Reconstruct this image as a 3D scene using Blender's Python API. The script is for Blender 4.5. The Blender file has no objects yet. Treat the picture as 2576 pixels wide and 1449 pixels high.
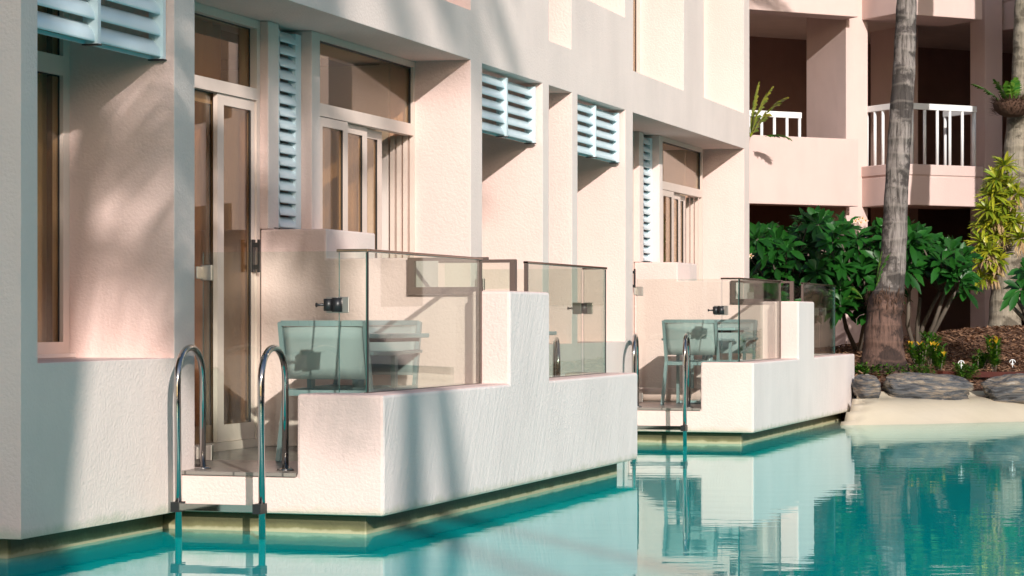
import bpy, math, random
from mathutils import Vector, Matrix, noise
random.seed(7)
R = math.radians
scene = bpy.context.scene
COL = scene.collection

# ------------------------------------------------------------------ camera
cam = bpy.data.cameras.new("camera"); camo = bpy.data.objects.new("camera", cam); COL.objects.link(camo)
camo.location = (4.654, -12.394, 1.212)
camo.rotation_euler = (R(90), 0, R(17.5))
cam.sensor_width = 36; cam.lens = 36*6000/2576
cam.shift_y = 75.5/2576
cam.clip_end = 2000
scene.camera = camo

# ------------------------------------------------------------------ world, sun, exposure
SUN = Vector((-.65, 1.0, -.455)).normalized()
w = bpy.data.worlds.new("World"); scene.world = w; w.use_nodes = True
nt = w.node_tree; bg = nt.nodes["Background"]
sky = nt.nodes.new("ShaderNodeTexSky"); sky.sky_type = 'NISHITA'; sky.sun_disc = False
sky.sun_elevation = R(20.9); sky.sun_rotation = R(147)
sky.air_density = 1.0; sky.dust_density = 1.5
nt.links.new(sky.outputs[0], bg.inputs[0]); bg.inputs[1].default_value = .15
sl = bpy.data.lights.new("sun", 'SUN'); sl.energy = 4.25; sl.angle = R(.53); sl.color = (1, .935, .885)
so = bpy.data.objects.new("sun", sl); COL.objects.link(so)
so.rotation_euler = SUN.to_track_quat('-Z', 'Y').to_euler(); so.location = (8, -20, 20)
vs = scene.view_settings; vs.view_transform = 'Standard'; vs.look = 'None'; vs.gamma = 1; vs.exposure = 0.12
scene.cycles.max_bounces = 10; scene.cycles.transparent_max_bounces = 24
scene.cycles.sample_clamp_indirect = 4
scene.cycles.caustics_reflective = False

# ------------------------------------------------------------------ materials
def newmat(name):
    m = bpy.data.materials.new(name); m.use_nodes = True
    return m, m.node_tree, m.node_tree.nodes["Principled BSDF"]
def nd(t, typ, **kw):
    n = t.nodes.new(typ)
    for k, v in kw.items():
        if k in n.inputs: n.inputs[k].default_value = v
        else: setattr(n, k, v)
    return n
def mat(name, col, rough=.5, metal=0, var=.0, vscale=3, bump=0, bscale=60, bdist=.003, spec=.5, trans=0):
    m, t, p = newmat(name)
    p.inputs['Base Color'].default_value = (*col, 1); p.inputs['Roughness'].default_value = rough
    p.inputs['Metallic'].default_value = metal; p.inputs['Specular IOR Level'].default_value = spec
    tc = nd(t, 'ShaderNodeTexCoord')
    if var:
        n = nd(t, 'ShaderNodeTexNoise', Scale=vscale, Detail=6.0, Roughness=.6); t.links.new(tc.outputs['Object'], n.inputs['Vector'])
        r = nd(t, 'ShaderNodeMapRange'); r.inputs[1].default_value = .3; r.inputs[2].default_value = .7
        r.inputs[3].default_value = 1-var; r.inputs[4].default_value = 1+var*.6
        t.links.new(n.outputs['Fac'], r.inputs[0])
        mx = nd(t, 'ShaderNodeVectorMath', operation='SCALE'); mx.inputs[0].default_value = col
        t.links.new(r.outputs[0], mx.inputs['Scale']); t.links.new(mx.outputs[0], p.inputs['Base Color'])
    if bump:
        n = nd(t, 'ShaderNodeTexNoise', Scale=bscale, Detail=3.0, Roughness=.55); t.links.new(tc.outputs['Object'], n.inputs['Vector'])
        b = nd(t, 'ShaderNodeBump', Strength=bump, Distance=bdist)
        t.links.new(n.outputs['Fac'], b.inputs['Height']); t.links.new(b.outputs[0], p.inputs['Normal'])
    return m

def stucco(name, col, light_streak=False, grime=True, bs=.42):
    m, t, p = newmat(name)
    p.inputs['Roughness'].default_value = .85; p.inputs['Specular IOR Level'].default_value = .25
    tc = nd(t, 'ShaderNodeNewGeometry')
    pos = tc.outputs['Position']
    n1 = nd(t, 'ShaderNodeTexNoise', Scale=.9, Detail=5.0, Roughness=.6); t.links.new(pos, n1.inputs['Vector'])
    # rain streaks: noise stretched along z
    mp = nd(t, 'ShaderNodeMapping'); mp.inputs['Scale'].default_value = (1.6, 1.6, .4); t.links.new(pos, mp.inputs['Vector'])
    n2 = nd(t, 'ShaderNodeTexNoise', Scale=1.0, Detail=4.0, Roughness=.6); t.links.new(mp.outputs[0], n2.inputs['Vector'])
    mix = nd(t, 'ShaderNodeMath', operation='ADD'); t.links.new(n1.outputs['Fac'], mix.inputs[0]); t.links.new(n2.outputs['Fac'], mix.inputs[1])
    r = nd(t, 'ShaderNodeMapRange'); r.inputs[1].default_value = .75; r.inputs[2].default_value = 1.25; r.inputs[3].default_value = .92; r.inputs[4].default_value = 1.03
    t.links.new(mix.outputs[0], r.inputs[0])
    sc = nd(t, 'ShaderNodeVectorMath', operation='SCALE'); sc.inputs[0].default_value = col; t.links.new(r.outputs[0], sc.inputs['Scale'])
    out = sc.outputs[0]
    if grime:   # damp stain band just above the pool
        sx = nd(t, 'ShaderNodeSeparateXYZ'); t.links.new(pos, sx.inputs[0])
        n3 = nd(t, 'ShaderNodeTexNoise', Scale=7.0, Detail=5.0); t.links.new(pos, n3.inputs['Vector'])
        a = nd(t, 'ShaderNodeMath', operation='MULTIPLY_ADD'); a.inputs[1].default_value = -.10; t.links.new(n3.outputs['Fac'], a.inputs[0]); t.links.new(sx.outputs['Z'], a.inputs[2])
        g = nd(t, 'ShaderNodeMapRange'); g.inputs[1].default_value = .07; g.inputs[2].default_value = .115; g.inputs[3].default_value = .75; g.inputs[4].default_value = 0
        t.links.new(a.outputs[0], g.inputs[0])
        mm = nd(t, 'ShaderNodeMix', data_type='RGBA'); t.links.new(g.outputs[0], mm.inputs[0]); t.links.new(out, mm.inputs[6]); mm.inputs[7].default_value = (.50, .49, .38, 1)
        out = mm.outputs[2]
    t.links.new(out, p.inputs['Base Color'])
    b1 = nd(t, 'ShaderNodeTexNoise', Scale=55.0, Detail=3.0, Roughness=.55); t.links.new(pos, b1.inputs['Vector'])
    b2 = nd(t, 'ShaderNodeTexNoise', Scale=3.0, Detail=3.0); t.links.new(pos, b2.inputs['Vector'])
    bu2 = nd(t, 'ShaderNodeBump', Strength=.3, Distance=.02); t.links.new(b2.outputs['Fac'], bu2.inputs['Height'])
    if light_streak:   # diagonal relief imitating light streaks thrown up by the pool
        ms_ = nd(t, 'ShaderNodeMapping'); ms_.inputs['Rotation'].default_value = (R(28), 0, 0); t.links.new(pos, ms_.inputs['Vector'])
        mt_ = nd(t, 'ShaderNodeMapping'); mt_.inputs['Scale'].default_value = (4, 22, 1.6); t.links.new(ms_.outputs[0], mt_.inputs['Vector'])
        b3 = nd(t, 'ShaderNodeTexNoise', Scale=1.0, Detail=4.0, Roughness=.6); t.links.new(mt_.outputs[0], b3.inputs['Vector'])
        bu3 = nd(t, 'ShaderNodeBump', Strength=.35, Distance=.02); t.links.new(b3.outputs['Fac'], bu3.inputs['Height']); t.links.new(bu2.outputs[0], bu3.inputs['Normal']); bu2 = bu3
    bu = nd(t, 'ShaderNodeBump', Strength=bs, Distance=.012); t.links.new(b1.outputs['Fac'], bu.inputs['Height']); t.links.new(bu2.outputs[0], bu.inputs['Normal'])
    t.links.new(bu.outputs[0], p.inputs['Normal'])
    return m
def poolwall_mat():  # cream at the waterline; the overhang's shade is painted in as olive above
    m, t, p = newmat('cream_shaded_pool_wall'); p.inputs['Roughness'].default_value = .6
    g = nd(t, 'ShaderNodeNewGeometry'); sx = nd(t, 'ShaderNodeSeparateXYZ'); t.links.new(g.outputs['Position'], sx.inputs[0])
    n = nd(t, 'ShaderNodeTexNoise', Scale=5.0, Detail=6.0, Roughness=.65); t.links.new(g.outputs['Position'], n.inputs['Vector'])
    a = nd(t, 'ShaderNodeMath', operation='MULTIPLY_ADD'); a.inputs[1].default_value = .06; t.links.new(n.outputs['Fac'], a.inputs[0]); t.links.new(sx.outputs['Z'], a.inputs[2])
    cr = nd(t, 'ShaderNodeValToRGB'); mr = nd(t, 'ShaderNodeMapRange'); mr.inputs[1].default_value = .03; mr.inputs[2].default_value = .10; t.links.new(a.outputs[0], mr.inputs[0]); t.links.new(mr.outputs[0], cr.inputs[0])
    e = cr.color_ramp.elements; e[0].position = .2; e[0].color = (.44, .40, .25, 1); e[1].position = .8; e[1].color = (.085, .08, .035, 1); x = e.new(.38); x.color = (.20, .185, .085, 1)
    t.links.new(cr.outputs[0], p.inputs['Base Color']); b = nd(t, 'ShaderNodeBump', Strength=.5, Distance=.02); t.links.new(n.outputs['Fac'], b.inputs['Height']); t.links.new(b.outputs[0], p.inputs['Normal'])
    return m
PINK = stucco('pink_stucco', (.80, .605, .55))
PARW = stucco('pool_lit_parapet_stucco', (.77, .69, .655), light_streak=True)  # whitened to stand in for light bounced off the pool
GREI = stucco('greige_stucco', (.79, .67, .61))
BPINK = stucco('smooth_pink_render', (.67, .51, .465), grime=False, bs=.2)
SOFF = mat('soffit_paint', (.60, .48, .42), .8, var=.08)
FRAME = mat('beige_window_frame', (.74, .60, .52), .35, var=.05)
FRAMEW = mat('pale_window_frame', (.78, .68, .62), .35, var=.05)
SEAL = mat('black_rubber_seal', (.015, .013, .012), .5)
LOUV = mat('pale_blue_louvre_paint', (.67, .80, .84), .3, var=.05)
BRONZE = mat('bronze_rail_metal', (.30, .235, .20), .14, 1.0, var=.2, vscale=12)
BROWN = mat('brown_metal_frame', (.14, .10, .085), .4, .3)
BLACK = mat('black_plastic', (.014, .014, .015), .4)
DECK = None
CHROME = mat('polished_steel', (.45, .43, .42), .06, 1.0)
NICKEL = mat('satin_nickel', (.50, .46, .42), .35, 1.0)
def see_through(m, f):
    t = m.node_tree; p = t.nodes['Principled BSDF']; tr = nd(t, 'ShaderNodeBsdfTransparent'); ms_ = nd(t, 'ShaderNodeMixShader'); ms_.inputs[0].default_value = f
    t.links.new(p.outputs[0], ms_.inputs[1]); t.links.new(tr.outputs[0], ms_.inputs[2]); t.links.new(ms_.outputs[0], t.nodes['Material Output'].inputs[0])
CHF = mat('grey_green_powder_coat', (.25, .32, .33), .35)
SLING = mat('pale_sling_fabric', (.44, .50, .50), .8, bump=.3, bscale=400, bdist=.001)
see_through(SLING, .22)
SLAB = mat('grey_table_top', (.34, .45, .46), .25)
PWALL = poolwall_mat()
BEACH = mat('cream_pool_beach', (.66, .58, .44), .18, var=.06, vscale=2, bump=.15, bscale=12, bdist=.01)
WHITE = mat('white_paint', (.80, .82, .81), .35)
CURT = mat('tan_curtain', (.78, .60, .40), .9, var=.1)
CURT2 = mat('brown_curtain', (.78, .46, .24), .9, var=.1)
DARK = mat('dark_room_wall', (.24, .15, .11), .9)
BGDARK = mat('shade_dark_render', (.27, .155, .12), .85, var=.1)  # shade of the deep recesses put into the back wall's colour
WOOD = mat('dark_red_timber', (.075, .018, .012), .45, var=.2, bump=.3, bscale=20)

def tile_mat():
    m, t, p = newmat('grey_deck_tile'); p.inputs['Roughness'].default_value = .3
    g = nd(t, 'ShaderNodeNewGeometry')
    b = nd(t, 'ShaderNodeTexBrick', Scale=1.0); b.offset = 0
    b.inputs['Color1'].default_value = (.27, .235, .20, 1); b.inputs['Color2'].default_value = (.23, .20, .175, 1); b.inputs['Mortar'].default_value = (.09, .08, .07, 1)
    b.inputs['Mortar Size'].default_value = .006; b.inputs['Brick Width'].default_value = .3; b.inputs['Row Height'].default_value = .3
    t.links.new(g.outputs['Position'], b.inputs['Vector'])
    n = nd(t, 'ShaderNodeTexNoise', Scale=14.0, Detail=6.0); t.links.new(g.outputs['Position'], n.inputs['Vector'])
    mx = nd(t, 'ShaderNodeMix', data_type='RGBA', blend_type='MULTIPLY'); mx.inputs[0].default_value = .6
    t.links.new(b.outputs[0], mx.inputs[6]); t.links.new(n.outputs['Color'], mx.inputs[7])
    t.links.new(b.outputs[0], p.inputs['Base Color'])
    return m
DECK = tile_mat()

def glass_mat(name, tint, ior=1.5, rough=0.0):
    m, t, p = newmat(name); t.nodes.remove(p); out = t.nodes['Material Output']
    fr = nd(t, 'ShaderNodeFresnel'); ge = nd(t, 'ShaderNodeNewGeometry'); ml = nd(t, 'ShaderNodeMapRange')
    ml.inputs[3].default_value = ior; ml.inputs[4].default_value = 1/ior; t.links.new(ge.outputs['Backfacing'], ml.inputs[0]); t.links.new(ml.outputs[0], fr.inputs['IOR'])
    tr = nd(t, 'ShaderNodeBsdfTransparent'); tr.inputs[0].default_value = (*tint, 1)
    gl = nd(t, 'ShaderNodeBsdfGlossy'); gl.inputs['Roughness'].default_value = rough; gl.inputs[0].default_value = (.95, .97, .95, 1)
    mx = nd(t, 'ShaderNodeMixShader'); t.links.new(fr.outputs[0], mx.inputs[0]); t.links.new(tr.outputs[0], mx.inputs[1]); t.links.new(gl.outputs[0], mx.inputs[2])
    t.links.new(mx.outputs[0], out.inputs[0]); return m
FGLASS = glass_mat('clear_fence_glass', (.92, .96, .935), 1.42)
WGLASS = glass_mat('bronze_tinted_window_glass', (.84, .76, .64), 1.5)
GEDGE = mat('green_glass_edge', (.08, .22, .21), .15)

def water_mat():
    m, t, p = newmat('pool_water')
    g = nd(t, 'ShaderNodeNewGeometry'); pos = g.outputs['Position']
    # distance across the pool towards the beach (the beach runs at 45 degrees)
    dt = nd(t, 'ShaderNodeVectorMath', operation='DOT_PRODUCT'); dt.inputs[1].default_value = (-.7071, .7071, 0); t.links.new(pos, dt.inputs[0])
    n0 = nd(t, 'ShaderNodeTexNoise', Scale=.7, Detail=2.0); t.links.new(pos, n0.inputs['Vector'])
    ad = nd(t, 'ShaderNodeMath', operation='MULTIPLY_ADD'); ad.inputs[1].default_value = .6; t.links.new(n0.outputs['Fac'], ad.inputs[0]); t.links.new(dt.outputs['Value'], ad.inputs[2])
    # by = dot - 20.33 ; shore at by=-10.3 -> dot 10.0
    cr = nd(t, 'ShaderNodeValToRGB'); mr = nd(t, 'ShaderNodeMapRange'); mr.inputs[1].default_value = 5.6; mr.inputs[2].default_value = 10.4
    t.links.new(ad.outputs[0], mr.inputs[0]); t.links.new(mr.outputs[0], cr.inputs[0])
    e = cr.color_ramp.elements; e[0].position = 0; e[0].color = (0, .44, .43, 1); e[1].position = 1; e[1].color = (.50, .55, .42, 1)
    x = e.new(.55); x.color = (.0, .46, .44, 1); x = e.new(.8); x.color = (.22, .52, .44, 1)
    # pale shelf in the near, left part
    t.nodes.remove(p); df = nd(t, 'ShaderNodeBsdfDiffuse'); gl = nd(t, 'ShaderNodeBsdfGlossy'); gl.inputs['Roughness'].default_value = .01; gl.inputs[0].default_value = (.86, 1, .99, 1)
    t.links.new(cr.outputs[0], df.inputs[0]); fr = nd(t, 'ShaderNodeFresnel', IOR=1.40); ms = nd(t, 'ShaderNodeMixShader')
    t.links.new(fr.outputs[0], ms.inputs[0]); t.links.new(df.outputs[0], ms.inputs[1]); t.links.new(gl.outputs[0], ms.inputs[2]); t.links.new(ms.outputs[0], t.nodes['Material Output'].inputs[0])
    # ripples
    mp = nd(t, 'ShaderNodeMapping'); mp.inputs['Rotation'].default_value = (0, 0, R(-17.5)); mp.inputs['Scale'].default_value = (1, 1, 1); t.links.new(pos, mp.inputs['Vector'])
    mp2 = nd(t, 'ShaderNodeMapping'); mp2.inputs['Scale'].default_value = (1.0, 2.2, 1); t.links.new(mp.outputs[0], mp2.inputs['Vector'])
    a = nd(t, 'ShaderNodeTexNoise', Scale=1.6, Detail=2.0, Roughness=.5); t.links.new(mp2.outputs[0], a.inputs['Vector'])
    b = nd(t, 'ShaderNodeTexNoise', Scale=9.0, Detail=2.0, Roughness=.5); t.links.new(mp2.outputs[0], b.inputs['Vector'])
    q = nd(t, 'ShaderNodeMath', operation='MULTIPLY_ADD'); q.inputs[1].default_value = .10; t.links.new(b.outputs['Fac'], q.inputs[0]); t.links.new(a.outputs['Fac'], q.inputs[2])
    bu = nd(t, 'ShaderNodeBump', Strength=1.0, Distance=.0014); t.links.new(q.outputs[0], bu.inputs['Height']); t.links.new(bu.outputs[0], gl.inputs['Normal']); t.links.new(bu.outputs[0], fr.inputs['Normal'])
    return m
WATER = water_mat()

def leaf_mat(name, a, b, rough=.4):
    m, t, p = newmat(name)
    g = nd(t, 'ShaderNodeNewGeometry')
    mx = nd(t, 'ShaderNodeMix', data_type='RGBA'); mx.inputs[6].default_value = (*a, 1); mx.inputs[7].default_value = (*b, 1)
    t.links.new(g.outputs['Random Per Island'], mx.inputs[0]); t.links.new(mx.outputs[2], p.inputs['Base Color'])
    p.inputs['Roughness'].default_value = rough
    tl = nd(t, 'ShaderNodeBsdfTranslucent'); t.links.new(mx.outputs[2], tl.inputs[0])
    ms = nd(t, 'ShaderNodeMixShader'); ms.inputs[0].default_value = .25
    t.links.new(p.outputs[0], ms.inputs[1]); t.links.new(tl.outputs[0], ms.inputs[2]); t.links.new(ms.outputs[0], t.nodes['Material Output'].inputs[0])
    return m
LEAF = leaf_mat('dark_green_leaf', (.006, .052, .006), (.022, .13, .014))
LEAFY = leaf_mat('yellow_green_leaf', (.16, .26, .02), (.48, .46, .03))
LEAFC = leaf_mat('croton_leaf', (.02, .13, .01), (.12, .22, .02))
LEAFO = leaf_mat('yellow_croton_tip', (.50, .40, .02), (.60, .30, .02))
STRAW = leaf_mat('dry_straw_leaf', (.40, .25, .11), (.58, .42, .24), .8)
PALMLEAF = leaf_mat('palm_frond_leaf', (.03, .10, .02), (.08, .16, .03))
STEM = mat('plumeria_stem', (.13, .105, .08), .8, var=.2, bump=.4, bscale=30)
PETAL = mat('plumeria_petal', (.80, .55, .42), .6)
ROOTS = mat('brown_root_fibre', (.10, .05, .03), .9, var=.4, vscale=40, bump=1, bscale=80, bdist=.02)

def bark_mat(name, c1, c2, base=None, ringscale=9):
    m, t, p = newmat(name); p.inputs['Roughness'].default_value = .85
    g = nd(t, 'ShaderNodeTexCoord'); pos = g.outputs['Object']
    mp = nd(t, 'ShaderNodeMapping'); mp.inputs['Scale'].default_value = (26, 26, 2.5); t.links.new(pos, mp.inputs['Vector'])
    f = nd(t, 'ShaderNodeTexNoise', Scale=1.0, Detail=6.0, Roughness=.7); t.links.new(mp.outputs[0], f.inputs['Vector'])
    wv = nd(t, 'ShaderNodeTexWave', Scale=ringscale/6.0, Distortion=2.5, Detail=3.0); wv.bands_direction = 'Z'; wv.inputs['Detail Scale'].default_value = 2.0; t.links.new(pos, wv.inputs['Vector'])
    bl = nd(t, 'ShaderNodeTexNoise', Scale=2.6, Detail=5.0, Roughness=.65); t.links.new(pos, bl.inputs['Vector'])
    cr = nd(t, 'ShaderNodeValToRGB'); e = cr.color_ramp.elements; e[0].position = .36; e[0].color = (*c2, 1); e[1].position = .56; e[1].color = (*c1, 1)
    t.links.new(f.outputs['Fac'], cr.inputs[0])
    # dark blotches
    sxx = nd(t, 'ShaderNodeSeparateXYZ'); t.links.new(pos, sxx.inputs[0])
    fz = nd(t, 'ShaderNodeMath', operation='MULTIPLY_ADD'); fz.inputs[1].default_value = .22; t.links.new(f.outputs['Fac'], fz.inputs[0]); t.links.new(bl.outputs['Fac'], fz.inputs[2])
    br = nd(t, 'ShaderNodeMapRange'); br.inputs[1].default_value = .60; br.inputs[2].default_value = .66; br.inputs[3].default_value = 0; br.inputs[4].default_value = .8; t.links.new(fz.outputs[0], br.inputs[0])
    mx = nd(t, 'ShaderNodeMix', data_type='RGBA'); t.links.new(br.outputs[0], mx.inputs[0]); t.links.new(cr.outputs[0], mx.inputs[6]); mx.inputs[7].default_value = (c2[0]*.45, c2[1]*.42, c2[2]*.42, 1)
    # pale leaf scars
    rr = nd(t, 'ShaderNodeMapRange'); rr.inputs[1].default_value = .9; rr.inputs[2].default_value = 1.0; rr.inputs[3].default_value = 0; rr.inputs[4].default_value = .22; t.links.new(wv.outputs['Fac'], rr.inputs[0])
    m2 = nd(t, 'ShaderNodeMix', data_type='RGBA'); t.links.new(rr.outputs[0], m2.inputs[0]); t.links.new(mx.outputs[2], m2.inputs[6]); m2.inputs[7].default_value = (min(1, c1[0]*1.35), min(1, c1[1]*1.35), min(1, c1[2]*1.3), 1)
    outc = m2.outputs[2]
    if base:   # reddish foot of the trunk below the root ruff
        sx = nd(t, 'ShaderNodeSeparateXYZ'); t.links.new(pos, sx.inputs[0])
        zr = nd(t, 'ShaderNodeMapRange'); zr.inputs[1].default_value = base[1]; zr.inputs[2].default_value = base[1]-.06; zr.inputs[3].default_value = 0; zr.inputs[4].default_value = .85
        t.links.new(sx.outputs['Z'], zr.inputs[0])
        m3 = nd(t, 'ShaderNodeMix', data_type='RGBA'); t.links.new(zr.outputs[0], m3.inputs[0]); t.links.new(outc, m3.inputs[6])
        sc = nd(t, 'ShaderNodeMix', data_type='RGBA', blend_type='MULTIPLY'); sc.inputs[0].default_value = 1; t.links.new(outc, sc.inputs[6]); sc.inputs[7].default_value = (*base[0], 1)
        t.links.new(sc.outputs[2], m3.inputs[7]); outc = m3.outputs[2]
    t.links.new(outc, p.inputs['Base Color'])
    b = nd(t, 'ShaderNodeBump', Strength=.9, Distance=.02); t.links.new(f.outputs['Fac'], b.inputs['Height'])
    b2 = nd(t, 'ShaderNodeBump', Strength=.6, Distance=.03); t.links.new(wv.outputs['Fac'], b2.inputs['Height']); t.links.new(b.outputs[0], b2.inputs['Normal'])
    t.links.new(b2.outputs[0], p.inputs['Normal'])
    return m

def rock_mat():
    m, t, p = newmat('grey_blue_slate_rock'); p.inputs['Roughness'].default_value = .7
    g = nd(t, 'ShaderNodeTexCoord'); pos = g.outputs['Object']
    mp = nd(t, 'ShaderNodeMapping'); mp.inputs['Scale'].default_value = (2, 2, 14); mp.inputs['Rotation'].default_value = (.2, .12, 0); t.links.new(pos, mp.inputs['Vector'])
    n = nd(t, 'ShaderNodeTexNoise', Scale=1.6, Detail=8.0, Roughness=.7, Distortion=.8); t.links.new(mp.outputs[0], n.inputs['Vector'])
    cr = nd(t, 'ShaderNodeValToRGB'); e = cr.color_ramp.elements; e[0].position = .36; e[0].color = (.018, .018, .02, 1); e[1].position = .66; e[1].color = (.40, .38, .35, 1)
    x = e.new(.47); x.color = (.09, .095, .105, 1); x = e.new(.57); x.color = (.23, .18, .13, 1)
    t.links.new(n.outputs['Fac'], cr.inputs[0]); t.links.new(cr.outputs[0], p.inputs['Base Color'])
    b = nd(t, 'ShaderNodeBump', Strength=1.0, Distance=.04); t.links.new(n.outputs['Fac'], b.inputs['Height']); t.links.new(b.outputs[0], p.inputs['Normal'])
    return m
ROCK = rock_mat()

def mulch_mat():
    m, t, p = newmat('bark_mulch'); p.inputs['Roughness'].default_value = .9
    g = nd(t, 'ShaderNodeNewGeometry'); pos = g.outputs['Position']
    v = nd(t, 'ShaderNodeTexVoronoi', Scale=22.0); t.links.new(pos, v.inputs['Vector'])
    n = nd(t, 'ShaderNodeTexNoise', Scale=30.0, Detail=5.0, Roughness=.7); t.links.new(pos, n.inputs['Vector'])
    cr = nd(t, 'ShaderNodeValToRGB'); e = cr.color_ramp.elements; e[0].position = .35; e[0].color = (.035, .015, .009, 1); e[1].position = .7; e[1].color = (.26, .13, .07, 1)
    t.links.new(n.outputs['Fac'], cr.inputs[0]); t.links.new(cr.outputs[0], p.inputs['Base Color'])
    b = nd(t, 'ShaderNodeBump', Strength=1.0, Distance=.04); t.links.new(v.outputs['Distance'], b.inputs['Height']); t.links.new(b.outputs[0], p.inputs['Normal'])
    return m
MULCH = mulch_mat()
CHIP = leaf_mat('bark_chip', (.07, .03, .016), (.46, .26, .15), .8)

# ------------------------------------------------------------------ mesh helpers
class MB:
    def __init__(s): s.v = []; s.f = []; s.m = []; s.sm = []
    def add(s, vs, fs, mi=0, smooth=False):
        o = len(s.v); s.v += [tuple(p) for p in vs]
        for f in fs: s.f.append([i+o for i in f]); s.m.append(mi); s.sm.append(smooth)
    def box(s, x0, x1, y0, y1, z0, z1, mi=0):
        v = [(x0, y0, z0), (x1, y0, z0), (x1, y1, z0), (x0, y1, z0), (x0, y0, z1), (x1, y0, z1), (x1, y1, z1), (x0, y1, z1)]
        s.add(v, [(0, 3, 2, 1), (4, 5, 6, 7), (0, 1, 5, 4), (1, 2, 6, 5), (2, 3, 7, 6), (3, 0, 4, 7)], mi)
    def union(s, boxes, mi=0):
        ax = [sorted({round(v, 5) for b in boxes for v in (b[2*k], b[2*k+1])}) for k in range(3)]
        idx = [{v: i for i, v in enumerate(a)} for a in ax]; cells = set()
        for b in boxes:
            r = [range(idx[k][round(b[2*k], 5)], idx[k][round(b[2*k+1], 5)]) for k in range(3)]
            for i in r[0]:
                for j in r[1]:
                    for k in r[2]: cells.add((i, j, k))
        vid = {}; vs = []; fs = []
        def V(i, j, k):
            if (i, j, k) not in vid: vid[(i, j, k)] = len(vs); vs.append((ax[0][i], ax[1][j], ax[2][k]))
            return vid[(i, j, k)]
        for (i, j, k) in sorted(cells):
            if (i-1, j, k) not in cells: fs.append((V(i, j, k), V(i, j, k+1), V(i, j+1, k+1), V(i, j+1, k)))
            if (i+1, j, k) not in cells: fs.append((V(i+1, j, k), V(i+1, j+1, k), V(i+1, j+1, k+1), V(i+1, j, k+1)))
            if (i, j-1, k) not in cells: fs.append((V(i, j, k), V(i+1, j, k), V(i+1, j, k+1), V(i, j, k+1)))
            if (i, j+1, k) not in cells: fs.append((V(i, j+1, k), V(i, j+1, k+1), V(i+1, j+1, k+1), V(i+1, j+1, k)))
            if (i, j, k-1) not in cells: fs.append((V(i, j, k), V(i, j+1, k), V(i+1, j+1, k), V(i+1, j, k)))
            if (i, j, k+1) not in cells: fs.append((V(i, j, k+1), V(i+1, j, k+1), V(i+1, j+1, k+1), V(i, j+1, k+1)))
        s.add(vs, fs, mi)
    def tube(s, pts, r, n=12, mi=0, cap=True):
        pts = [Vector(p) for p in pts]; rs = r if isinstance(r, (list, tuple)) else [r]*len(pts)
        vs = []; T = []
        for i in range(len(pts)):
            a = pts[max(0, i-1)]; b = pts[min(len(pts)-1, i+1)]; T.append((b-a).normalized())
        u = T[0].orthogonal().normalized()
        for i, p in enumerate(pts):
            u = (u - T[i]*u.dot(T[i])).normalized(); v = T[i].cross(u)
            for k in range(n):
                a = 2*math.pi*k/n; vs.append(p+(u*math.cos(a)+v*math.sin(a))*rs[i])
        fs = []
        for i in range(len(pts)-1):
            for k in range(n):
                a = i*n+k; b = i*n+(k+1) % n; fs.append((a, b, b+n, a+n))
        s.add(vs, fs, mi, True)
        if cap:
            o = len(s.v)-len(vs)
            s.f.append([o+k for k in range(n)][::-1]); s.m.append(mi); s.sm.append(False)
            s.f.append([o+(len(pts)-1)*n+k for k in range(n)]); s.m.append(mi); s.sm.append(False)
    def bar(s, a, b, w, h, mi=0, up=(0, 0, 1)):
        a = Vector(a); b = Vector(b); d = (b-a).normalized(); up = Vector(up)
        x = d.cross(up)
        x = x.normalized() if x.length > 1e-4 else d.orthogonal().normalized()
        y = x.cross(d).normalized()
        vs = [q+x*(i*w/2)+y*(j*h/2) for q in (a, b) for i, j in ((-1, -1), (1, -1), (1, 1), (-1, 1))]
        s.add(vs, [(0, 1, 2, 3), (7, 6, 5, 4), (0, 4, 5, 1), (1, 5, 6, 2), (2, 6, 7, 3), (3, 7, 4, 0)], mi)
    def build(s, name, mats, parent=None, bevel=0, paint=False):
        me = bpy.data.meshes.new(name); me.from_pydata(s.v, [], s.f)
        if not isinstance(mats, (list, tuple)): mats = [mats]
        for m in mats: me.materials.append(m)
        me.polygons.foreach_set('material_index', s.m); me.polygons.foreach_set('use_smooth', s.sm)
        me.update()
        if paint:     # outer wall faces carry the greige paint, everything else is pink
            for p in me.polygons: p.material_index = 1 if abs(p.normal.x) > .8 else 0
        o = bpy.data.objects.new(name, me); COL.objects.link(o)
        if parent: o.parent = parent
        if bevel:
            b = o.modifiers.new('b', 'BEVEL'); b.width = bevel; b.segments = 2; b.limit_method = 'ANGLE'
        return o
def empty(name, label, cat, loc=(0, 0, 0), rz=0, group=None):
    o = bpy.data.objects.new(name, None); COL.objects.link(o); o.location = loc; o.rotation_euler = (0, 0, rz); o.empty_display_size = .1
    o['label'] = label; o['category'] = cat
    if group: o['group'] = group
    return o
def tag(o, label, cat, group=None):
    o['label'] = label; o['category'] = cat
    if group: o['group'] = group
    return o
def struct(o): o['kind'] = 'structure'; return o
def dup(root, loc=None, rz=None, label=None):
    r = root.copy(); COL.objects.link(r)
    if loc is not None: r.location = loc
    if rz is not None: r.rotation_euler = (0, 0, rz)
    if label: r['label'] = label
    for ch in list(root.children):
        c = ch.copy(); COL.objects.link(c); c.parent = r
        for g in list(ch.children):
            d = g.copy(); COL.objects.link(d); d.parent = c
    return r

P = 10.05          # distance between two like room modules
TF = -1.24         # outer face of the facade
ZB, ZH, ZD, ZP = .11, 3.225, .342, .786    # wall foot, lintel, deck, parapet top

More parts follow.
